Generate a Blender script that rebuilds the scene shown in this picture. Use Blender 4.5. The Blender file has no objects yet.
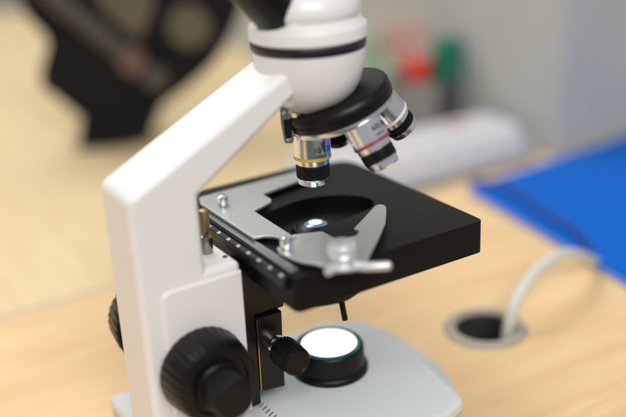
import bpy, bmesh, math, random
from mathutils import Vector, Matrix
random.seed(4)
S = 0.001                                   # everything below is written in millimetres
scene = bpy.context.scene
COL = scene.collection

# ------------------------------------------------------------------ camera
PITCH, YAW, ROLL = 0.381247, 1.029493, -0.050722
fw = Vector((math.cos(PITCH)*math.cos(YAW), math.cos(PITCH)*math.sin(YAW), -math.sin(PITCH)))
r0 = fw.cross(Vector((0, 0, 1))).normalized(); u0 = r0.cross(fw)
cR = r0*math.cos(ROLL) + u0*math.sin(ROLL); cU = -r0*math.sin(ROLL) + u0*math.cos(ROLL)
cam = bpy.data.cameras.new('camera'); camo = bpy.data.objects.new('camera', cam); COL.objects.link(camo)
camo.matrix_world = Matrix(((cR.x, cU.x, -fw.x, -259.25*S), (cR.y, cU.y, -fw.y, -429.14*S), (cR.z, cU.z, -fw.z, 324.94*S), (0, 0, 0, 1)))
cam.sensor_width = 36; cam.lens = 965.1/626*36
cam.clip_start = 0.02; cam.clip_end = 60
cam.dof.use_dof = True; cam.dof.focus_distance = 0.530; cam.dof.aperture_fstop = 2.05
scene.camera = camo

# ------------------------------------------------------------------ world and lamps
world = bpy.data.worlds.new('World'); scene.world = world; world.use_nodes = True
wn = world.node_tree; bg = wn.nodes['Background']; bg.inputs[0].default_value = (0.97, 0.98, 1.0, 1); bg.inputs[1].default_value = 0.38

def area(name, loc, target, sx, sy, power, col):
    l = bpy.data.lights.new(name, 'AREA'); l.shape = 'RECTANGLE'; l.size = sx; l.size_y = sy; l.energy = power; l.color = col
    o = bpy.data.objects.new(name, l); COL.objects.link(o); o.location = loc
    d = Vector(target) - Vector(loc); o.rotation_euler = d.to_track_quat('-Z', 'Y').to_euler()
area('area_lamp', (-0.7, 0.7, 1.9), (0, 0, 0.1), 1.6, 0.7, 13, (0.98, 0.99, 1.0))
area('area_lamp', (0.2, 1.5, 1.9), (0.1, 0.6, 0.0), 1.6, 0.7, 27, (1.0, 0.98, 0.95))
area('area_lamp', (-0.5, -1.5, 1.55), (0.0, 0, 0.1), 1.4, 0.8, 35, (1.0, 0.97, 0.93))  # added fill from the viewer's side, brightens the white side faces

scene.view_settings.view_transform = 'Standard'; scene.view_settings.look = 'None'
scene.view_settings.exposure = 0.0; scene.view_settings.gamma = 1
scene.render.engine = 'CYCLES'

# ------------------------------------------------------------------ materials
def mat(name, col, rough=0.5, metal=0.0, spec=0.5, emit=None, estr=0, bump=0, bscale=400, colvar=0, rvar=0, coat=0, trans=0, aniso=0, vscale=None, dust=0):
    m = bpy.data.materials.new(name); m.use_nodes = True; nt = m.node_tree; b = nt.nodes['Principled BSDF']
    b.inputs['Base Color'].default_value = (*col, 1); b.inputs['Roughness'].default_value = rough
    b.inputs['Metallic'].default_value = metal; b.inputs['Specular IOR Level'].default_value = spec
    b.inputs['Coat Weight'].default_value = coat; b.inputs['Transmission Weight'].default_value = trans
    if emit: b.inputs['Emission Color'].default_value = (*emit, 1); b.inputs['Emission Strength'].default_value = estr
    if aniso:
        tg = nt.nodes.new('ShaderNodeTangent'); tg.direction_type = 'RADIAL'; tg.axis = 'Z'; nt.links.new(tg.outputs[0], b.inputs['Tangent']); b.inputs['Anisotropic'].default_value = aniso
    tc = nt.nodes.new('ShaderNodeTexCoord')
    def noise(sc, det=3):
        n = nt.nodes.new('ShaderNodeTexNoise'); n.inputs['Scale'].default_value = sc; n.inputs['Detail'].default_value = det
        mp = nt.nodes.new('ShaderNodeMapping'); mp.inputs['Scale'].default_value = vscale or (1, 1, 1)
        nt.links.new(tc.outputs['Object'], mp.inputs[0]); nt.links.new(mp.outputs[0], n.inputs['Vector']); return n
    if bump:
        n = noise(bscale); bp = nt.nodes.new('ShaderNodeBump'); bp.inputs['Strength'].default_value = bump; bp.inputs['Distance'].default_value = 0.0003
        nt.links.new(n.outputs['Fac'], bp.inputs['Height']); nt.links.new(bp.outputs[0], b.inputs['Normal'])
    if colvar:
        n = noise(bscale*0.15, 4); r = nt.nodes.new('ShaderNodeValToRGB')
        r.color_ramp.elements[0].position = 0.3; r.color_ramp.elements[1].position = 0.7
        r.color_ramp.elements[0].color = (*[c*(1-colvar) for c in col], 1); r.color_ramp.elements[1].color = (*[min(1, c*(1+colvar)) for c in col], 1)
        nt.links.new(n.outputs['Fac'], r.inputs[0]); nt.links.new(r.outputs[0], b.inputs['Base Color'])
    if dust:
        n = noise(5200, 2); r = nt.nodes.new('ShaderNodeValToRGB'); r.color_ramp.elements[0].position = 0.73; r.color_ramp.elements[1].position = 0.79
        w = noise(90, 5); mm = nt.nodes.new('ShaderNodeMath'); mm.operation = 'MULTIPLY'
        nt.links.new(n.outputs['Fac'], r.inputs[0]); nt.links.new(r.outputs[0], mm.inputs[0]); nt.links.new(w.outputs['Fac'], mm.inputs[1])
        mix = nt.nodes.new('ShaderNodeMixRGB'); mix.inputs[2].default_value = (0.25, 0.25, 0.24, 1)
        nt.links.new(mm.outputs[0], mix.inputs[0])
        src = b.inputs['Base Color'].links[0].from_socket if b.inputs['Base Color'].links else None
        if src: nt.links.new(src, mix.inputs[1])
        else: mix.inputs[1].default_value = (*col, 1)
        nt.links.new(mix.outputs[0], b.inputs['Base Color'])
    if rvar:
        n = noise(bscale*0.3, 4); mr = nt.nodes.new('ShaderNodeMapRange'); mr.inputs['To Min'].default_value = max(0.02, rough-rvar); mr.inputs['To Max'].default_value = rough+rvar
        nt.links.new(n.outputs['Fac'], mr.inputs[0]); nt.links.new(mr.outputs[0], b.inputs['Roughness'])
    return m

WHITE = mat('white_enamel', (0.77, 0.76, 0.75), 0.33, bump=0.12, bscale=900, rvar=0.06)
BASEW = mat('base_enamel', (0.68, 0.72, 0.74), 0.3, bump=0.1, bscale=700, rvar=0.08)
BLACK = mat('black_lacquer', (0.006, 0.006, 0.006), 0.34, spec=0.25, bump=0.15, bscale=1800, rvar=0.08)
STAGE = mat('stage_black', (0.007, 0.007, 0.0075), 0.40, spec=0.14, bump=0.3, bscale=2600, rvar=0.08, colvar=0.15, dust=0.05)
PLAST = mat('black_plastic', (0.006, 0.006, 0.0065), 0.32, spec=0.22, bump=0.2, bscale=1500, rvar=0.07)
BRKT = mat('bracket_black', (0.008, 0.007, 0.005), 0.28, spec=0.35, bump=0.1, bscale=900, rvar=0.1)
CHROME = mat('chrome', (0.80, 0.81, 0.84), 0.13, 1.0, rvar=0.04, bscale=1500)
TURNED = mat('turned_chrome', (0.84, 0.85, 0.88), 0.19, 1.0, rvar=0.05, bscale=1500, aniso=0.8)
SATIN = mat('satin_chrome', (0.72, 0.73, 0.75), 0.22, 1.0, rvar=0.06, bscale=1500)
STEEL = mat('brushed_steel', (0.68, 0.71, 0.72), 0.30, 0.85, bump=0.25, bscale=600, rvar=0.08, vscale=(1, 8, 1))
DSTEEL = mat('dark_steel', (0.30, 0.29, 0.25), 0.25, 1.0, rvar=0.06)
BRASS = mat('brass', (0.46, 0.33, 0.17), 0.3, 1.0, rvar=0.06)
YELLOW = mat('yellow_enamel', (0.55, 0.40, 0.05), 0.4)
RED = mat('red_enamel', (0.30, 0.02, 0.08), 0.4)
BLUEB = mat('blue_enamel', (0.02, 0.12, 0.55), 0.4)
WHITEB = mat('white_ring_enamel', (0.8, 0.78, 0.7), 0.4)
INK = mat('engraved_ink', (0.03, 0.03, 0.035), 0.5)
PRINT = mat('white_print', (0.62, 0.68, 0.66), 0.5)
SCALE = mat('scale_strip', (0.16, 0.18, 0.175), 0.35, 0.6, bump=0.1, rvar=0.06)
PEARL = mat('matt_nickel', (0.80, 0.80, 0.81), 0.3, 0.7, rvar=0.05)
GLASS = mat('lens_glass', (0.10, 0.20, 0.26), 0.05, coat=1.0)
LENSLIT = mat('lit_lens', (0.3, 0.5, 0.6), 0.1, emit=(0.45, 0.82, 1.0), estr=1.3, coat=1)  # emission stands in for lamp light passing through the lens
LAMPG = mat('lit_diffuser', (0.8, 0.8, 0.8), 0.3, emit=(0.90, 0.97, 1.0), estr=1.9)
TEAL = mat('teal_rim_glow', (0.015, 0.10, 0.14), 0.15, coat=1.0, emit=(0.1, 0.5, 0.6), estr=0.05)
RUBBER = mat('ring_rubber', (0.008, 0.008, 0.014), 0.3)
SOCKET = mat('hole_dark', (0.02, 0.02, 0.02), 0.8)

def wood(name, light, dark, sc=1.0, axis=(1.2, 9, 9)):
    m = bpy.data.materials.new(name); m.use_nodes = True; nt = m.node_tree; b = nt.nodes['Principled BSDF']; L = nt.links.new
    tc = nt.nodes.new('ShaderNodeTexCoord'); mp = nt.nodes.new('ShaderNodeMapping'); mp.inputs['Scale'].default_value = axis
    mp.inputs['Rotation'].default_value = (0, 0, 0.06)
    L(tc.outputs['Object'], mp.inputs[0])
    n = nt.nodes.new('ShaderNodeTexNoise'); n.inputs['Scale'].default_value = 3.2*sc; n.inputs['Detail'].default_value = 8; n.inputs['Roughness'].default_value = 0.62; n.inputs['Distortion'].default_value = 1.1
    L(mp.outputs[0], n.inputs['Vector'])
    n2 = nt.nodes.new('ShaderNodeTexNoise'); n2.inputs['Scale'].default_value = 30*sc; n2.inputs['Detail'].default_value = 4
    L(mp.outputs[0], n2.inputs['Vector'])
    mx = nt.nodes.new('ShaderNodeMath'); mx.operation = 'MULTIPLY_ADD'; mx.inputs[1].default_value = 0.3
    L(n2.outputs['Fac'], mx.inputs[0]); L(n.outputs['Fac'], mx.inputs[2])
    r = nt.nodes.new('ShaderNodeValToRGB'); r.color_ramp.elements[0].position = 0.45; r.color_ramp.elements[1].position = 0.85
    r.color_ramp.elements[0].color = (*dark, 1); r.color_ramp.elements[1].color = (*light, 1)
    L(mx.outputs[0], r.inputs[0]); L(r.outputs[0], b.inputs['Base Color'])
    b.inputs['Roughness'].default_value = 0.42; b.inputs['Specular IOR Level'].default_value = 0.4
    bp = nt.nodes.new('ShaderNodeBump'); bp.inputs['Strength'].default_value = 0.1; bp.inputs['Distance'].default_value = 0.0005
    L(mx.outputs[0], bp.inputs['Height']); L(bp.outputs[0], b.inputs['Normal'])
    return m
WOOD1 = wood('beech_laminate', (0.81, 0.585, 0.33), (0.70, 0.46, 0.225))
WOOD2 = wood('pale_laminate', (0.80, 0.635, 0.375), (0.70, 0.525, 0.29), axis=(9, 1.2, 9))
EDGE = mat('grey_edge_band', (0.42, 0.38, 0.33), 0.5, bump=0.1)
WALL = mat('wall_paint', (0.45, 0.455, 0.435), 0.8, bump=0.4, bscale=120, colvar=0.04)
WALL2 = mat('cabinet_paint', (0.27, 0.27, 0.265), 0.6, bump=0.3, bscale=120, colvar=0.04)
FLOOR = mat('floor_vinyl', (0.11, 0.11, 0.105), 0.5, bump=0.2, bscale=30, colvar=0.12)
BLUEM = mat('blue_plastic', (0.0, 0.115, 0.53), 0.5, spec=0.12, bump=0.15, bscale=300, rvar=0.05)
BLUER = mat('blue_highlight', (0.16, 0.26, 0.62), 0.4, bump=0.1, bscale=300)  # paler blue that holds the highlight on the folder's edge
WPL = mat('white_plastic', (0.60, 0.60, 0.62), 0.4, bump=0.1, bscale=300)
WPL2 = mat('grey_white_plastic', (0.40, 0.42, 0.48), 0.45, bump=0.1, bscale=300)
CABLE = mat('cable_sleeve', (0.62, 0.62, 0.56), 0.45, bump=0.1)
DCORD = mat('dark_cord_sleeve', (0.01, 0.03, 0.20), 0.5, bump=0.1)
GROM = mat('grommet_grey', (0.36, 0.32, 0.27), 0.5, bump=0.1)
REDP = mat('red_plastic', (0.75, 0.05, 0.03), 0.4, bump=0.1)
PINKP = mat('pale_red_plastic', (0.62, 0.20, 0.18), 0.4, bump=0.1)
GREENP = mat('green_plastic', (0.0, 0.13, 0.08), 0.4, bump=0.1)
PGREEN = mat('pale_green_plastic', (0.22, 0.42, 0.28), 0.4, bump=0.1)
BARREL = mat('charcoal_barrel', (0.05, 0.05, 0.06), 0.5, bump=0.1)
CUPM = mat('smoky_cup', (0.22, 0.22, 0.22), 0.4, bump=0.1)
DARKP = mat('dark_grey_plastic', (0.006, 0.0065, 0.009), 0.5, spec=0.15, bump=0.1)
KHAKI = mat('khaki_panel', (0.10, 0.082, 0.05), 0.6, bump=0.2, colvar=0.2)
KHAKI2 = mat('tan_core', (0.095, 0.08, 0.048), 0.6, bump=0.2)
TUBEM = mat('grey_brown_tube', (0.04, 0.036, 0.026), 0.5, bump=0.2)
RUSTR = mat('dull_red_cap', (0.12, 0.065, 0.05), 0.6, bump=0.1)
OLIVE = mat('olive_cap', (0.055, 0.054, 0.04), 0.6, bump=0.1)

# ------------------------------------------------------------------ mesh helpers (mm)
def link(name, bm, mats, parent=None, loc=(0, 0, 0), smooth=35, bevel=0, bseg=3, rot=0):
    bmesh.ops.recalc_face_normals(bm, faces=bm.faces[:])
    for v in bm.verts: v.co *= S
    me = bpy.data.meshes.new(name); bm.to_mesh(me); bm.free()
    for m in (mats if isinstance(mats, (list, tuple)) else [mats]): me.materials.append(m)
    o = bpy.data.objects.new(name, me); COL.objects.link(o)
    o.location = Vector(loc)*S; o.rotation_euler = (0, 0, rot)
    for p in me.polygons: p.use_smooth = True
    me.set_sharp_from_angle(angle=math.radians(smooth))
    if bevel:
        b = o.modifiers.new('bevel', 'BEVEL'); b.width = bevel*S; b.segments = bseg; b.limit_method = 'ANGLE'; b.angle_limit = math.radians(28); b.harden_normals = True
    if parent: o.parent = parent
    return o
def empty(name, label, cat, loc=(0, 0, 0), rotz=0, group=None):
    o = bpy.data.objects.new(name, None); COL.objects.link(o); o.location = Vector(loc)*S; o.rotation_euler = (0, 0, rotz)
    o.empty_display_size = 0.02; tag(o, label, cat, group); return o
def tag(o, label, cat, group=None):
    o['label'] = label; o['category'] = cat
    if group: o['group'] = group
    return o
def prism(bm, pts, a, b, plane='XY', mi=0, M=None, pts2=None):
    """polygon pts extruded from a to b along the third axis"""
    def P(p, h):
        v = {'XY': (p[0], p[1], h), 'XZ': (p[0], h, p[1]), 'YZ': (h, p[0], p[1])}[plane]
        v = Vector(v); return M @ v if M else v
    A = [bm.verts.new(P(p, a)) for p in pts]; B = [bm.verts.new(P(p, b)) for p in (pts2 or pts)]
    n = len(pts); fs = [bm.faces.new(A), bm.faces.new(B)]
    for i in range(n): fs.append(bm.faces.new((A[i], A[(i+1) % n], B[(i+1) % n], B[i])))
    for f in fs: f.material_index = mi
    return fs
def box(bm, x0, x1, y0, y1, z0, z1, mi=0, M=None):
    return prism(bm, [(x0, y0), (x1, y0), (x1, y1), (x0, y1)], z0, z1, 'XY', mi, M)
def frame(origin, zdir, xdir=(1, 0, 0)):
    z = Vector(zdir).normalized(); x = Vector(xdir); x = (x - z*x.dot(z)).normalized(); y = z.cross(x)
    return Matrix(((x.x, y.x, z.x, origin[0]), (x.y, y.y, z.y, origin[1]), (x.z, y.z, z.z, origin[2]), (0, 0, 0, 1)))
def lathe(bm, prof, n=64, M=None, mi=0, mis=None, ridge=None):
    """prof: list of (r, z). ridge: {profile index: (count, depth)} knurls that ring"""
    rings = []
    for i, (r, z) in enumerate(prof):
        if r <= 1e-6:
            v = Vector((0, 0, z)); rings.append([bm.verts.new(M @ v if M else v)]); continue
        ring = []
        for k in range(n):
            a = 2*math.pi*k/n; rr = r
            if ridge and i in ridge:
                c, d = ridge[i]; ph = (k*c/n) % 1.0
                rr = r - (d if ph >= 0.5 else 0)
            v = Vector((rr*math.cos(a), rr*math.sin(a), z)); ring.append(bm.verts.new(M @ v if M else v))
        rings.append(ring)
    for i in range(len(rings)-1):
        A, B = rings[i], rings[i+1]; m = mis[i] if mis else mi
        for k in range(n):
            k2 = (k+1) % n
            if len(A) == 1 and len(B) == 1: continue
            if len(A) == 1: f = bm.faces.new((A[0], B[k], B[k2]))
            elif len(B) == 1: f = bm.faces.new((A[k], B[0], A[k2]))
            else: f = bm.faces.new((A[k], A[k2], B[k2], B[k]))
            f.material_index = m
def arc(cx, cy, r, a0, a1, n):
    return [(cx+r*math.cos(math.radians(a0+(a1-a0)*i/n)), cy+r*math.sin(math.radians(a0+(a1-a0)*i/n))) for i in range(n+1)]
def rounded(pts, rad, n=5):
    """round every corner of a polygon (rad: one number or one per corner)"""
    out = []; N = len(pts)
    for i, p in enumerate(pts):
        r = rad[i] if isinstance(rad, (list, tuple)) else rad
        p = Vector(p); a = Vector(pts[i-1]) - p; b = Vector(pts[(i+1) % N]) - p
        if r <= 0: out.append((p.x, p.y)); continue
        r = min(r, a.length*0.45, b.length*0.45); q0 = p + a.normalized()*r; q1 = p + b.normalized()*r
        for k in range(n+1):
            t = k/n; q = q0*(1-t)**2 + p*2*t*(1-t) + q1*t*t; out.append((q.x, q.y))
    return out
def tube(bm, pts, r, n=12, sub=8, mi=0, taper=None):
    P = [Vector(p) for p in pts]; path = []
    for i in range(len(P)-1):
        p0 = P[max(i-1, 0)]; p1 = P[i]; p2 = P[i+1]; p3 = P[min(i+2, len(P)-1)]
        for k in range(sub):
            t = k/sub; path.append(0.5*((2*p1)+(p2-p0)*t+(2*p0-5*p1+4*p2-p3)*t*t+(3*p1-p0-3*p2+p3)*t**3))
    path.append(P[-1]); rings = []; up = Vector((0, 0, 1))
    for i, p in enumerate(path):
        d = (path[min(i+1, len(path)-1)] - path[max(i-1, 0)]).normalized()
        s = d.cross(up); s = s.normalized() if s.length > 1e-3 else Vector((1, 0, 0)); w = s.cross(d)
        q = r
        if taper and i/(len(path)-1) > taper[0]: q = r*(1 - (1-taper[1])*(i/(len(path)-1)-taper[0])/(1-taper[0]))
        rings.append([bm.verts.new(p + q*(math.cos(2*math.pi*k/n)*s + math.sin(2*math.pi*k/n)*w)) for k in range(n)])
    for A, B in zip(rings, rings[1:]):
        for k in range(n): bm.faces.new((A[k], A[(k+1) % n], B[(k+1) % n], B[k])).material_index = mi
    bm.faces.new(rings[0]); bm.faces.new(rings[-1])
def carve(o, bm):
    """subtract bm (mm) from o and bake the result, leaving no cutter behind"""
    bmesh.ops.recalc_face_normals(bm, faces=bm.faces[:])
    for v in bm.verts: v.co *= S
    me = bpy.data.meshes.new('cutter'); bm.to_mesh(me); bm.free(); c = bpy.data.objects.new('cutter', me); COL.objects.link(c); bpy.context.view_layer.update(); c.matrix_world = o.matrix_world.copy()
    mods = [m for m in o.modifiers if m.type == 'BEVEL']; saved = [(m.width, m.segments) for m in mods]
    for m in mods: o.modifiers.remove(m)
    b = o.modifiers.new('cut', 'BOOLEAN'); b.operation = 'DIFFERENCE'; b.object = c; b.solver = 'EXACT'
    bpy.context.view_layer.update(); dg = bpy.context.evaluated_depsgraph_get()
    new = bpy.data.meshes.new_from_object(o.evaluated_get(dg)); o.modifiers.clear(); old = o.data; o.data = new; new.name = o.name
    for p in new.polygons: p.use_smooth = True
    new.set_sharp_from_angle(angle=math.radians(35))
    bpy.data.objects.remove(c); bpy.data.meshes.remove(old)
    for w, s in saved:
        bv = o.modifiers.new('bevel', 'BEVEL'); bv.width = w; bv.segments = s; bv.limit_method = 'ANGLE'; bv.angle_limit = math.radians(28); bv.harden_normals = True
def text_bm(txt, size, M=None, wrap=None, depth=0.12, mi=0):
    """lettering as thin solid; wrap=(radius, azimuth0, z) bends it round the local z axis"""
    cu = bpy.data.curves.new('t', 'FONT'); cu.body = txt; cu.size = size; cu.extrude = depth/2; cu.offset = size*0.012; cu.resolution_u = 3
    o = bpy.data.objects.new('t', cu); COL.objects.link(o); bpy.context.view_layer.update()
    me = bpy.data.meshes.new_from_object(o.evaluated_get(bpy.context.evaluated_depsgraph_get()))
    bm = bmesh.new(); bm.from_mesh(me); bpy.data.objects.remove(o); bpy.data.curves.remove(cu); bpy.data.meshes.remove(me)
    bmesh.ops.triangulate(bm, faces=bm.faces[:])
    for v in bm.verts:
        if wrap:
            R, a0, z0 = wrap; a = a0 + v.co.x/R; rr = R + v.co.z
            v.co = Vector((rr*math.cos(a), rr*math.sin(a), z0 + v.co.y))
        if M: v.co = M @ v.co
    return bm

# ================================================================== the setting
bm = bmesh.new(); box(bm, -3500, 4000, -3000, 6000, -760, -740); o = link('floor', bm, FLOOR); o['kind'] = 'structure'
bm = bmesh.new(); box(bm, 425, 2400, 229.5, 3200, -740, 1500); o = link('wall', bm, WALL, bevel=4); o['kind'] = 'structure'
# near desk with a cable hole
desk = empty('desk', 'light beech desk the white microscope stands on, with a round cable hole', 'desk', (0, 0, -740))
bm = bmesh.new(); box(bm, -1100, 1400, -200, 226, 713, 740)
top = link('desktop', bm, [WOOD1], desk, bevel=1.5)
c = bmesh.new(); lathe(c, [(0, 700), (22.5, 700), (22.5, 750), (0, 750)], 64, Matrix.Translation((134, 6, 0))); carve(top, c)
bm = bmesh.new(); box(bm, -1100, 1400, 226.4, 228.6, 714, 739.4); link('edge_band', bm, EDGE, desk)
bm = bmesh.new(); lathe(bm, [(20, 712), (20, 740), (20.6, 742), (22, 742.8), (27, 742), (28.5, 740.2), (22.4, 740.2), (22.3, 712), (20, 712)], 72, Matrix.Translation((134, 6, 0)), mis=[1, 0, 0, 0, 0, 0, 1, 1])
link('grommet', bm, [GROM, SOCKET], desk)  # inner sleeve coloured dark for the shade inside the hole
bm = bmesh.new(); box(bm, 60, 220, -70, 80, 640, 643); link('cable_shelf', bm, SOCKET, desk)
for x in (-1050, 1340):
    for y in (-160, 170):
        bm = bmesh.new(); box(bm, x-20, x+20, y-20, y+20, 0, 712.5); link('leg', bm, DARKP, desk, bevel=2)
desk2 = empty('desk', 'paler desk standing behind, past the grey seam', 'desk', (0, 0, -740))
bm = bmesh.new(); box(bm, -1300, 423, 233, 1560, 713, 739); link('desktop', bm, WOOD2, desk2, bevel=1.5)
bm = bmesh.new(); box(bm, -1300, 423, 230.6, 232.8, 714, 738.4); link('edge_band', bm, EDGE, desk2)
for x in (-1250, 370):
    for y in (300, 1500):
        bm = bmesh.new(); box(bm, x-20, x+20, y-20, y+20, 0, 712.5); link('leg', bm, DARKP, desk2, bevel=2)

# ================================================================== the microscope
mic = empty('microscope', 'white compound microscope with black square stage, its lamp lit, standing on the beech desk', 'microscope')
# ---- base: rim with sloping shoulders up to a plateau
bm = bmesh.new()
foot = [(-112, -66), (40, -68), (57, -62), (71, -26), (73, 26), (62, 52), (40, 66), (-112, 66)]
rim = foot
plat = [(-104, -38), (36, -38), (52, -36), (56, -18), (56, 20), (52, 36), (36, 44), (-104, 44)]
rings = [[bm.verts.new((x, y, z)) for x, y in pl] for pl, z in ((foot, 1.0), (rim, 9.0), (plat, 20.0))]
bm.faces.new(rings[0]); bm.faces.new(rings[-1])
for A, B in zip(rings, rings[1:]):
    for k in range(8): bm.faces.new((A[k], A[(k+1) % 8], B[(k+1) % 8], B[k]))
base = link('base', bm, BASEW, mic, bevel=2.5, bseg=4)
for x, y in ((-98, -50), (-98, 50), (50, -38), (50, 38)):
    bm = bmesh.new(); lathe(bm, [(0, 0.1), (6, 0.1), (6, 1.6), (0, 1.6)], 24, Matrix.Translation((x, y, 0))); link('rubber_foot', bm, PLAST, base)
for k in range(5):
    bm = bmesh.new(); box(bm, -2.2, 2.2, -0.3, 0.3, 19.9, 20.15, M=Matrix.Translation((-49, -12-3.6*k, 0)) @ Matrix.Rotation(math.radians(28), 4, 'Z'))
    link('vent_slot', bm, INK, base)

# ---- arm (side outline, 34 mm thick)
side = [(-114.5, 20.0), (-114.5, 161.5), (-21, 209.5), (-10, 209.5), (-10, 201), (-77, 155.5), (-77, 114.5), (-57, 114.5), (-57, 20.0)]
bm = bmesh.new(); prism(bm, side, -17.3, 20.5, 'XZ')
arm = link('arm', bm, WHITE, mic, bevel=3.8, bseg=5)
bm = bmesh.new()
pl = rounded([(-104, 24), (-57.6, 24), (-57.6, 110), (-104, 110)], [4, 0, 0, 6])
pl2 = rounded([(-102.5, 25), (-58.2, 25), (-58.2, 109), (-102.5, 109)], [4, 0, 0, 6])
prism(bm, pl, -17.2, -19.0, 'XZ', pts2=pl2)
link('cover_plate', bm, WHITE, arm, bevel=0.5)
bm = bmesh.new(); lathe(bm, [(0, 114.6), (1.3, 114.6), (1.3, 115.0), (0, 115.0)], 16, Matrix.Translation((-61.5, -8, 0))); link('screw_hole', bm, SOCKET, arm)
# stage stop screw beside the arm
bm = bmesh.new(); M = Matrix.Translation((-66.5, 3.5, 0))
lathe(bm, [(0, 114.4), (3.4, 114.4), (3.6, 115), (3.6, 123.5), (3.0, 124.2), (1.7, 124.6), (1.7, 127), (2.9, 127.4), (3.0, 137.5), (2.4, 139), (0, 139.6)], 32, M, mis=[0]*6+[1]*4)
link('stop_screw', bm, [DSTEEL, BRASS], mic)

# ---- rack and slide bracket in front of the pillar
bm = bmesh.new(); box(bm, -56.9, -49.5, -13, 13, 22, 104); link('slide_rail', bm, BRKT, mic, bevel=0.5)
bm = bmesh.new()
prism(bm, [(-48.5, 30), (-34, 28), (-33, 76), (-42, 76), (-47.8, 76)], -14, 14, 'XZ')
prism(bm, [(-49.4, 76.3), (-30, 76.3), (-26, 99), (-49.4, 99)], -11, 11, 'XZ')
brk = link('stage_bracket', bm, BRKT, mic, bevel=0.7)
bm = bmesh.new(); prism(bm, [(-49.4, 31), (-48.6, 31), (-48.1, 75), (-48.9, 75)], -13.6, 13, 'XZ'); link('brass_gib', bm, BRASS, brk)

def knob(name, origin, zdir, segs, mats, parent, bevel=0, n=None):
    bm = bmesh.new(); lathe(bm, segs['prof'], segs.get('n', 96), frame(origin, zdir), mis=segs.get('mis'), ridge=segs.get('ridge'))
    return link(name, bm, mats, parent, smooth=28)
# condenser height knob
cx, cz = -39.5, 59
ck = knob('shaft', (cx, -14, cz), (0, -1, 0), dict(prof=[(0, 0), (5.2, 0), (5.2, 3.2), (4.2, 3.6), (4.2, 12), (0, 12)], n=48), CHROME, mic)
knob('condenser_knob', (cx, -22.5, cz-1), (0, -1, 0), dict(prof=[(0, 0), (7.0, 0), (8.2, 1), (8.6, 4), (8.0, 17), (7.0, 18.4), (6.0, 18.5), (5.6, 18.0), (0, 18.0)], n=96, ridge={2: (24, .5), 3: (24, .6), 4: (24, .6)}), PLAST, mic)
# focus knobs, both sides
def focus(sign):
    kx, kz = -86, 61.5
    y0 = 19.0 if sign < 0 else 39.0
    if sign > 0: knob('knob_collar', (kx, 17, kz), (0, 1, 0), dict(prof=[(0, 0), (15, 0), (15, 22.2), (0, 22.2)], n=64), PLAST, mic)
    o1 = knob('coarse_knob', (kx, sign*y0, kz), (0, sign, 0), dict(prof=[(0, 0), (22.6, 0), (23.8, 0.8), (24.2, 3), (22.2, 19), (20.8, 21.0), (16.5, 21.8), (16.0, 20.6), (0, 20.6)], n=160,
        ridge={2: (32, .2), 3: (32, .4), 4: (32, .4)}), PLAST, mic)
    knob('fine_knob', (kx, sign*(y0+20.4), kz), (0, sign, 0), dict(prof=[(0, 0), (13.5, 0), (13.8, 1), (13.2, 3), (12.4, 3.6), (12.0, 6), (11.2, 17), (10.0, 18.4), (8.6, 18.6), (8.2, 18.0), (0, 17.6)], n=144,
        ridge={5: (48, .4), 6: (48, .4)}), PLAST, o1)
focus(-1); focus(1)

# ---- illuminator
ix, iy = 4.5, -1
bm = bmesh.new()
lathe(bm, [(0, 20.1), (23.0, 20.1), (23.0, 22.4), (22.2, 23.6), (21.0, 24.2), (20.6, 35.2), (20.0, 36.4), (19.4, 36.8), (18.8, 36.6), (18.7, 34), (0, 34)], 96, Matrix.Translation((ix, iy, 0)))
ill = link('illuminator', bm, BLACK, mic)
bm = bmesh.new(); lathe(bm, [(0, 34.2), (18.6, 34.2), (18.6, 36.3), (16.4, 37.0), (0, 37.2)], 96, Matrix.Translation((ix, iy, 0)), mis=[1, 1, 1, 0]); link('diffuser', bm, [LAMPG, TEAL], ill)

# ---- stage
X0, X1, Y0, Y1, ZS, ZB = -50, 70, -61.3, 73, 118.6, 99.8
bm = bmesh.new()
prism(bm, rounded([(X0, Y0), (X1, Y0), (X1, Y1), (X0+14, Y1), (X0, Y1-16)], [4, 4, 14, 6, 4], 6), ZB, ZS, 'XY')
stage = link('stage', bm, STAGE, mic, bevel=0.9, bseg=3)
hole = [(-25, -18.5), (24, -10), (34, -8), (40.5, 0), (40, 9), (31, 20), (18, 27), (6, 28.5), (-10, 25.5), (-23, 21), (-26.5, 12), (-26.5, -12)]
c = bmesh.new(); prism(c, rounded(hole, 12, 5), ZS-9, ZS+5, 'XY'); carve(stage, c)
# hollow underside with a skirt all round
c = bmesh.new(); prism(c, [(X0+6, Y0+6), (X1-6, Y0+6), (X1-6, Y1-8), (X0+8, Y1-20)], ZB-4, ZB+8, 'XY'); carve(stage, c)
# condenser ring and lens showing in the stage opening
bm = bmesh.new(); lathe(bm, [(14, ZS-9), (13.5, ZS-7.4), (12.4, ZS-6.4), (11.4, ZS-6.4), (9.0, ZS-4.4), (7.6, ZS-4.0), (7.0, ZS-4.6), (7.0, ZS-6)], 80, Matrix.Translation((1, 2, 0)))
co = link('condenser_ring', bm, BLACK, mic)
bm = bmesh.new(); lathe(bm, [(7.0, ZS-5), (5.8, ZS-4.3), (3.9, ZS-3.8), (2.2, ZS-3.55), (0, ZS-3.45)], 48, Matrix.Translation((1, 2, 0)), mis=[0, 0, 1, 1])
link('condenser_lens', bm, [GLASS, LENSLIT], co)
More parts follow.
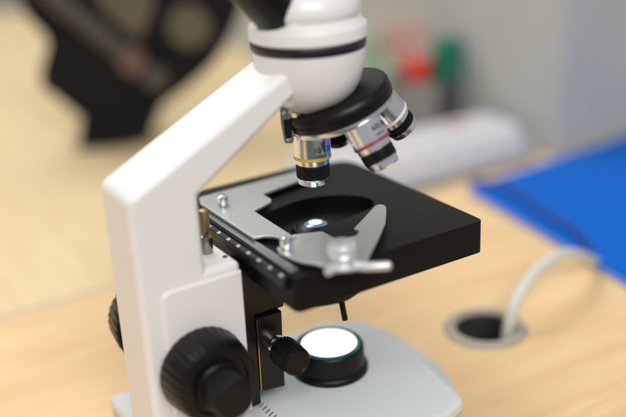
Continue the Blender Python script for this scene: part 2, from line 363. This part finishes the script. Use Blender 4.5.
# condenser barrel under the stage
bm = bmesh.new(); lathe(bm, [(0, 104), (27, 104), (27, 84), (25.5, 82), (25, 76), (23.8, 74.6), (21.5, 74.2), (19.8, 76), (0, 76)], 80, mis=[0]*6+[1, 1, 0])
cond = link('condenser', bm, [BLACK, TEAL], mic)  # glowing teal underside holds the cyan reflection on the barrel's lower lip
bm = bmesh.new(); tube(bm, [(2, -20, 77), (1.5, -22, 72), (2, -23.5, 63)], 1.7, 12, 5); link('iris_lever', bm, BLACK, cond)

# ruler strip along the stage edge nearest the arm
bm = bmesh.new()
prism(bm, [(-48.4, ZS-0.3), (-43.6, ZS-0.3), (-43.6, ZS+1.3), (-45.6, ZS+1.3), (-48.4, ZS+0.5)], -54, 48, 'XZ', mi=0)
rul = link('ruler', bm, [SCALE], mic, bevel=0.15)
bm = bmesh.new(); prism(bm, [(-50.1, ZS-8), (-50.1, ZS-0.7), (-53.2, ZS-1.6), (-53.2, ZS-7)], -55, 60, 'XZ')
rail = link('cross_rail', bm, BLACK, mic, bevel=0.5)
bm = bmesh.new()
for k in range(0, 91):
    y = 42 - k*1.0
    L = 2.2 if k % 10 == 0 else (1.6 if k % 5 == 0 else 1.0)
    box(bm, -45.4, -45.4+min(L, 1.7), y-0.13, y+0.13, ZS+1.28, ZS+1.36)
link('scale_mark', bm, PRINT, rul)
for k in range(0, 9):
    y = 41 - k*11.3
    M = Matrix.Translation((-53.0, y, ZS-1.42)) @ Matrix.Rotation(math.radians(-16), 4, 'Y') @ Matrix.Rotation(math.radians(-90), 4, 'Z')
    b2 = text_bm(str(k*10), 2.7, M, depth=0.3); link('scale_number', b2, PRINT, rail, smooth=20)

# ---- mechanical slide holder
ZP = 121.2
bm = bmesh.new()
Lp = rounded([(-46.3, 51), (-43, 61), (42, 63), (42, 50), (16.5, 47), (-10.5, 41.5), (-10.2, 28.5), (-27.2, 21.3), (-28, -20.0), (-27.8, -25.4), (-33, -27)],
             [2, 3, 1, 1, 0, 1.5, 5, 1, 1, .5, 1], 4)
Lp += [(-34.3, -22), (-36.5, -16.8), (-40, -13.2), (-45.8, -11)]
prism(bm, Lp, ZP-0.1, ZP+1.5, 'XY')
hold = link('slide_holder', bm, STEEL, mic, bevel=0.35, bseg=2)
bm = bmesh.new(); box(bm, -44, 46, 63.5, 72, ZS+0.1, ZS+3.6); box(bm, -43, 30, 47, 59, ZS+0.1, ZP-0.2); link('guide_bar', bm, BLACK, hold, bevel=0.5)
# lower clamp arm plate
bm = bmesh.new()
Cp = rounded([(-42.5, -30.5), (-33, -28), (-27.6, -26.2), (-27.6, -20.8), (-12.5, -27), (-12.2, -38.5), (-16, -42), (-9, -60), (-18, -71), (-32, -67), (-41.5, -52), (-44.5, -36)],
             [1, 1, .5, 1, 1.5, 1, 1, 4, 5, 4, 3, 2], 4)
prism(bm, Cp, ZP-0.05, ZP+1.45, 'XY')
clamp = link('clamp_plate', bm, STEEL, mic, bevel=0.35, bseg=2)
# curved spring lever
bm = bmesh.new()
lev = [(30.5, -18.0), (32.4, -19.4), (32.6, -22.5), (28.6, -28.5), (18.6, -41.5), (9, -51), (0, -59.5), (-13, -71), (-22, -72), (-25, -62), (-19, -50), (-11.6, -45.4), (-3.2, -46.2), (1.5, -41.2), (0.2, -38), (28, -18.6)]
prism(bm, rounded(lev, 1.2, 3), ZP+1.7, ZP+3.2, 'XY')
lever = link('spring_lever', bm, STEEL, mic, bevel=0.35, bseg=2)
bm = bmesh.new(); tube(bm, [(-24, -75, ZP+2.2), (-19, -80.5, ZP+2.6), (-12.5, -85.5, ZP+3)], 2.35, 16, 4)
lathe(bm, [(0, -2.3), (1.4, -1.9), (2.3, 0), (1.4, 1.9), (0, 2.3)], 16, Matrix.Translation((-12.3, -85.6, ZP+3)))
link('finger_tab', bm, PEARL, lever, smooth=60)
bm = bmesh.new(); prism(bm, rounded([(-37, -66), (-22, -60), (-14, -72), (-21, -80), (-31, -77), (-39, -71)], 3, 4), ZP+1.3, ZP+3.0, 'XY'); link('lever_root', bm, STEEL, lever, bevel=0.4)
bm = bmesh.new(); lathe(bm, [(0, ZP+1.6), (6.2, ZP+1.6), (6.4, ZP+3.0), (7.8, ZP+3.4), (8.2, ZP+4.4), (8.1, ZP+8.0), (7.2, ZP+9.6), (5.0, ZP+10.5), (0, ZP+10.8)], 64, Matrix.Translation((-23, -62, 0)), ridge={4: (32, .15), 5: (32, .15)}, mis=[1, 1]+[0]*6)
link('pivot_knob', bm, [PEARL, BRASS], lever)
bm = bmesh.new(); tube(bm, [(-31, -70, ZP+1.8), (-35, -71, ZP+1.8), (-38.5, -71.5, ZP+1.8)], 2.1, 12, 4)
link('spring_end', bm, PEARL, lever, smooth=60)
for x, y in ((-37, 41), (-38.5, -33.5)):
    bm = bmesh.new(); lathe(bm, [(0, ZP+1.4), (2.4, ZP+1.4), (2.4, ZP+2.2), (3.3, ZP+2.5), (3.5, ZP+5.5), (3.1, ZP+6.8), (1.9, ZP+7.5), (0, ZP+7.7)], 48, Matrix.Translation((x, y, 0)), ridge={4: (24, .12), 3: (24, .12)})
    link('thumb_screw', bm, CHROME, hold)

# ---- head: bowl, black ring, cap, monocular housing and eyepiece tube
HX = 1
bm = bmesh.new()
lathe(bm, [(0, 182.6), (12.8, 182.6), (13.4, 183.4), (15.3, 184.6), (19.9, 187.6), (24.3, 192.6), (27.2, 198.2), (29.0, 204.5), (29.7, 210), (30.0, 214.9), (29.4, 215.5), (0, 215.5)], 128, Matrix.Translation((HX, 0, 0)))
bowl = link('head_bowl', bm, WHITE, mic)
bm = bmesh.new(); lathe(bm, [(10, 178.5), (13.2, 178.8), (13.4, 182.2), (12, 182.4)], 80, Matrix.Translation((HX, 0, 0))); link('bowl_collar', bm, SATIN, bowl)
bm = bmesh.new(); lathe(bm, [(28.6, 215.6), (30.2, 215.8), (30.5, 216.7), (30.5, 220.1), (30.1, 220.7), (28.6, 220.9)], 128, Matrix.Translation((HX, 0, 0))); link('head_ring', bm, RUBBER, mic)
bm = bmesh.new()
lathe(bm, [(0, 221.0), (30.8, 221.0), (31.3, 221.6), (31.3, 226.7), (31.0, 227.9), (30.2, 228.6), (28.0, 229.5), (26.6, 230.9), (26.4, 232.3)], 128, Matrix.Translation((HX, 0, 0)))
lathe(bm, [(26.4, 232.1), (27.4, 233.3), (27.8, 235.8), (27.2, 239.3), (25.0, 243.3), (21, 247.3), (15, 250.3), (8, 251.9), (0, 252.3)], 128, Matrix.Translation((HX, 0, 0)))
cap = link('head_cap', bm, WHITE, mic)
bm2 = bmesh.new(); prism(bm2, rounded([(-18, -3), (29.5, -3), (29.5, 27), (-18, 27)], 9, 6), 226, 285, 'XY', M=Matrix.Rotation(math.radians(-31), 4, 'Z')); link('prism_housing', bm2, WHITE, cap, bevel=2)
td = Vector((-0.68, -0.05, 0.73)).normalized(); tc0 = Vector((-17, -3, 237.5))
bm = bmesh.new(); lathe(bm, [(0, -22), (17.5, -22), (17.5, -3), (16.2, -1.6), (14.2, -1.4)], 96, frame(tc0, td)); link('tube_socket', bm, WHITE, cap)
bm = bmesh.new(); lathe(bm, [(0, -3), (13.0, -3), (13.9, -2), (14.1, 0), (14.1, 46), (15, 47), (15, 66), (13.5, 67.5), (11.5, 67.5), (11, 66), (0, 66)], 96, frame(tc0, td))
ep = link('eyepiece_tube', bm, BLACK, mic)
bm = bmesh.new(); lathe(bm, [(11, 66.2), (0, 67.2)], 48, frame(tc0, td)); link('eyepiece_lens', bm, GLASS, ep)

# ---- turret
TH, RHO, PH = math.radians(20), 22.0, math.radians(-15)
Rz = Matrix.Rotation(PH, 3, 'Z')
a_ = Rz @ Vector((math.sin(TH), 0, -math.cos(TH))); e1 = Rz @ Vector((-math.cos(TH), 0, -math.sin(TH))); e2 = Rz @ Vector((0, -1, 0))
C0 = Vector((0, 0, 163.6)) - RHO*e1
TM = frame(C0, a_, e1)
bm = bmesh.new()
lathe(bm, [(0, -19.2), (25, -19.2), (28.2, -18.6), (29.5, -17.2), (29.9, -15.5), (29.9, -14.3), (29.4, -14.0), (29.4, -13.6), (30.0, -13.3), (30.0, -9.9), (29.3, -9.6), (28, -9.6)], 144, TM)
tur = link('turret', bm, BLACK, mic)
bm = bmesh.new()
lathe(bm, [(27, -9.6), (29.0, -9.6), (29.2, -9.2), (29.0, -6.8), (28.0, -6.2), (10, -5.2), (0, -5.0)], 144, TM); link('turret_plate', bm, SATIN, tur)
bm = bmesh.new()
FM = frame((1, 0, 0), (0, 0, 1))
prism(bm, arc(4.5, -1.5, 16.2, 110, 292, 40), 174.0, 182.3, 'XY')
fx = link('turret_mount', bm, BLACK, tur, bevel=0.8)
# click-stop spring at the turret's left rim
cp = Vector((-10.5, 11, 0)); out = Vector((-0.80, -0.60, 0)); tang = Vector((0.60, -0.80, 0))
def clipM(z): return Matrix(((tang.x, out.x, 0, cp.x), (tang.y, out.y, 0, cp.y), (0, 0, 1, z), (0, 0, 0, 1)))

# ---- objectives
def objective(k, angle, short, band, nums, extra=None, cut=0):
    e = math.cos(angle)*e1 + math.sin(angle)*e2
    o3 = C0 + RHO*e; d = (a_*math.cos(TH) + e*math.sin(TH)).normalized()
    camdir = (Vector((-259, -429, 325)) - o3).normalized()
    OM = frame(o3*S, d, camdir)            # local z runs down the barrel, local x faces the viewer side
    M = Matrix.Identity(4)
    s = -short
    bm = bmesh.new()
    prof = [(0, -8), (8.8, -8), (8.8, -5+s*0), (10.3, -4.6), (10.4, 9.2+s), (10.0, 9.6+s)]
    mi = [0]*5
    prof += [(10.0, 9.7+s), (10.45, 9.8+s), (10.45, 11.0+s), (10.0, 11.1+s)]; mi += [0, 1, 1, 1]
    prof += [(9.5, 11.3+s), (9.4, 14.0+s), (8.6, 14.3+s), (8.6, 24+s), (8.5, 22.9+s)]; mi += [0, 0, 0, 0, 0]
    prof = prof[:-2] + [(8.6, 22.6+s), (8.9, 22.8+s), (8.9, 23.6+s), (8.5, 23.8+s), (8.3, 26.3+s), (7.7, 27.0+s), (3.4, 27.4+s), (3.2, 27.2+s), (0, 26.8+s)]; mi = mi[:-2] + [0]*7 + [2, 2]
    if cut: prof = [(r, z-cut if z > 15 else z) for r, z in prof]
    lathe(bm, prof, 96, M, mis=mi[:len(prof)-1])
    ob = link('objective', bm, [TURNED, band, GLASS], mic); ob.matrix_local = OM
    bm = bmesh.new()
    z0, z1 = 14.5+s, 22.4+s-cut; n = 168; pr = [(8.5, z0), (9.15, z0), (9.3, z0+.3)]
    rd = {2: (42, .35)}
    for i in range(1, 5):
        zz = z0+.3+(z1-z0-.6)*i/5; pr += [(9.3, zz-.12), (9.0, zz), (9.3, zz+.12)]; j = len(pr); rd[j-1] = (42, .35); rd[j-3] = (42, .35)
    pr += [(9.3, z1-.3), (9.15, z1), (8.5, z1)]; rd[len(pr)-3] = (42, .35)
    lathe(bm, pr, n, M, ridge=rd); link('grip_ring', bm, PLAST, ob, smooth=25)
    # engraved magnification, reading from the turret down
    for j, (t, zz, sz) in enumerate(nums):
        flip = Matrix(((1, 0, 0, 0), (0, -1, 0, 0), (0, 0, -1, 0), (0, 0, 0, 1)))
        b2 = text_bm(t, sz, M @ flip, wrap=(10.42, extra[0], -zz-s), depth=0.1)
        link('engraving', b2, INK, ob, smooth=20)
    return ob
objective(0, 0, 2.0, YELLOW, [('10/0.25', 6.0, 4.2), ('160/0.17', 8.8, 2.3)], (0.06,), cut=0.6)
objective(1, math.radians(98), 3.4, RED, [('4/0.10', 5.0, 4.4), ('160/0.17', 8.0, 2.1)], (0.30,), cut=2.0)
objective(2, math.radians(185), 1.2, WHITEB, [], (0,), cut=3.4)
objective(3, math.radians(275), 7, BLUEB, [], (0,))

def place_spring():
    dirn = Vector((-0.62, -0.78, 0.10)).normalized(); dn = Vector((0.02, 0, -1)); tg = dn.cross(dirn).normalized(); dn = dirn.cross(tg).normalized()
    p = Vector((-12.8, 2.2, 180.0))
    M = Matrix(((tg.x, dirn.x, dn.x, p.x), (tg.y, dirn.y, dn.y, p.y), (tg.z, dirn.z, dn.z, p.z), (0, 0, 0, 1)))
    bm = bmesh.new()
    prism(bm, rounded([(-3.8, -5), (3.8, -5), (3.8, 3.5), (2.4, 15), (-2.4, 15), (-3.8, 3.5)], 1.2, 3), 0, 1.0, 'XZ', M=M)
    prism(bm, rounded([(-3.8, -5), (3.8, -5), (3.8, -6.2), (-3.8, -6.2)], .3, 2), -5, 1.0, 'XZ', M=M)
    prism(bm, rounded([(-2.2, 2), (2.2, 2), (1.6, 12.2), (-1.6, 12.2)], .6, 2), 1.0, 2.0, 'XZ', mi=1, M=M)
    sp = link('click_spring', bm, [DSTEEL, BLACK], mic, bevel=0.2)
    for x, z in ((-1.9, -2.2), (1.9, -1.6), (0, 12.6)):
        bm = bmesh.new(); lathe(bm, [(0, 1.0), (1.4, 1.0), (1.3, 1.7), (0, 2.0)], 20, M @ Matrix.Translation((x, 0, z)) @ Matrix.Rotation(-math.pi/2, 4, 'X')); link('screw', bm, SATIN, sp)
place_spring()

# ================================================================== things round it
# blue tray on the desk
t = empty('plastic_folder', 'flat bright blue plastic folder lying on the desk at the right', 'folder', (400, 90, 0.3))
bm = bmesh.new(); fp = [(-106, 119), (-164, -238), (180, -275), (200, 134)]
prism(bm, rounded(fp, 6, 5), 0, 5.2); link('cover', bm, BLUEM, t, bevel=1.0)
bm = bmesh.new(); prism(bm, [(-110.5, 116), (-106.6, 116), (-164.3, -238), (-168.2, -238)], 0.2, 3.0); link('edge_highlight', bm, BLUER, t, bevel=0.8)  # paler strip, paints the lavender highlight along the near edge
# white cable rising out of the cable hole
bm = bmesh.new(); tube(bm, [(136, 0, -110), (142, -4, -30), (146, -5, 10), (158, -2, 24), (179, 4, 32.5), (211, 12, 32), (236, 19, 21), (250, 24, 12.5), (259, 27, 7), (268, 30, 3.2)], 4.0, 20, 8, taper=(0.88, 0.5))
tag(link('cable', bm, CABLE, smooth=80), 'white cable arching out of the round desk hole towards the blue folder', 'cable')
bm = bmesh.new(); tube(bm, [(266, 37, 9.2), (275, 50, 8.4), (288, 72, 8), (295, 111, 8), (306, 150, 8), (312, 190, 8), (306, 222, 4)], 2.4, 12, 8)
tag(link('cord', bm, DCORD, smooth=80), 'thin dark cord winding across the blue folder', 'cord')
# white extension unit behind
t = empty('power_unit', 'long white plastic unit lying on the desk behind the stage', 'device', (296, 288, 0.2), math.radians(-2))
bm = bmesh.new(); prism(bm, rounded([(-135, -45), (105, -45), (125, -20), (125, 45), (-135, 45)], 12, 6), 0, 30, pts2=rounded([(-130, -36), (98, -36), (114, -16), (114, 38), (-130, 38)], 12, 6)); link('case', bm, WPL, t, bevel=4, bseg=4)
bm = bmesh.new(); prism(bm, rounded([(-134, -48), (106, -48), (126, -22), (126, -10), (-134, -10)], 8, 4), 2, 12); link('shadow_band', bm, WPL2, t, bevel=2)  # grey-blue strip, paints the shadow band low on the front
bm = bmesh.new(); box(bm, 52, 66, 12, 20, 29.6, 31.6); link('switch', bm, PINKP, t, bevel=1)

# pen pot with scissors and markers
px, py = 386, 398
t = empty('pen_pot', 'smoky grey open pot holding the scissors and pens', 'pot', (px, py, 0))
bm = bmesh.new(); lathe(bm, [(0, 0.5), (31, 0.5), (34, 60), (32.5, 60), (29.5, 3), (0, 3)], 64); link('cup', bm, CUPM, t)
def scissors(name, label, loc, rotz, tilt, m1, m2):
    t = empty(name, label, 'scissors', loc, rotz, 'scissors in the pen pot'); t.rotation_euler = (0, tilt, rotz)
    for s in (-1, 1):
        bm = bmesh.new()
        pts = [(s*13 + 10.5*math.cos(a), 0, 96 + 15*math.sin(a)) for a in [math.radians(d) for d in range(0, 361, 30)]]
        tube(bm, pts, 3.2, 10, 3); tube(bm, [(s*9, 0, 84), (s*4, 0, 72), (0, 0, 60)], 3.6, 10, 4)
        link('handle', bm, m1, t, smooth=70)
    bm = bmesh.new(); prism(bm, [(-6, 66), (6, 66), (1, 6), (-1, 6)], -1.2, 1.2, 'XZ'); link('blades', bm, SATIN, t)
scissors('scissors', 'scissors with pale red ring handles standing in the pot', (px-8, py+6, 4), YAW-math.pi/2, -0.12, PINKP, PINKP)
scissors('scissors', 'scissors with faded green ring handles, left of the red ones', (px-14, py+14, 0), YAW-math.pi/2+.3, -0.42, PGREEN, PGREEN)
def marker(label, loc, tilt, capm, bodym, L=95, r=8):
    t = empty('marker_pen', label, 'marker', loc, YAW-math.pi/2, None); t.rotation_euler = (0, tilt, YAW-math.pi/2)
    bm = bmesh.new(); lathe(bm, [(0, 0), (r*.8, 0), (r*.85, 2), (r*.85, L-44), (0, L-44)], 32); link('barrel', bm, bodym, t)
    bm = bmesh.new(); lathe(bm, [(0, L-44), (r, L-44), (r*1.08, L-42), (r*1.02, L-3), (r*.8, L), (0, L)], 32); link('cap', bm, capm, t)
marker('marker pen with a bright red cap standing in the pot', (px-6, py+2, 4), 0.06, REDP, WPL2, 74, 13)
t = marker('marker pen with a dark green cap standing upright right of the pot', (px+11, py-28, -1), 0.03, GREENP, BARREL, 104, 16)

# black apparatus far behind on the left
bx_, by_ = 98, 588
rotp = YAW - math.pi/2
t = empty('apparatus', 'large black apparatus with brown panels on the pale desk, upper left corner', 'equipment', (bx_, by_, -1), rotp)
K = 1/0.85
def L2(pts): return [((u+(141-v)*0.19-118)*K, (141-v)*K*1.05) for u, v in pts]
bm = bmesh.new(); prism(bm, rounded(L2([(2, -40), (244, -40), (232, 0), (222, 38), (208, 68), (183, 90), (160, 106), (148, 124), (94, 120), (60, 92), (46, 82), (46, 66), (54, 42), (30, 20)]), 18, 6), -30, 30, 'XZ')
link('body', bm, DARKP, t, bevel=4)
bm = bmesh.new(); prism(bm, rounded(L2([(84, 141), (86, 111), (160, 106), (152, 132), (120, 141)]), 5, 4), -34, 20, 'XZ'); link('foot', bm, DARKP, t, bevel=4)
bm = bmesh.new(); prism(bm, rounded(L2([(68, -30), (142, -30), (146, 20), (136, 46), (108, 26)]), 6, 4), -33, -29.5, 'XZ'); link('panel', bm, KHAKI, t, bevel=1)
bm = bmesh.new(); p1, p2 = L2([(44, -8), (150, 76)]); tube(bm, [(p1[0], -40, p1[1]), ((p1[0]+p2[0])/2, -40, (p1[1]+p2[1])/2), (p2[0], -40, p2[1])], 12, 24, 3); link('tube', bm, TUBEM, t)
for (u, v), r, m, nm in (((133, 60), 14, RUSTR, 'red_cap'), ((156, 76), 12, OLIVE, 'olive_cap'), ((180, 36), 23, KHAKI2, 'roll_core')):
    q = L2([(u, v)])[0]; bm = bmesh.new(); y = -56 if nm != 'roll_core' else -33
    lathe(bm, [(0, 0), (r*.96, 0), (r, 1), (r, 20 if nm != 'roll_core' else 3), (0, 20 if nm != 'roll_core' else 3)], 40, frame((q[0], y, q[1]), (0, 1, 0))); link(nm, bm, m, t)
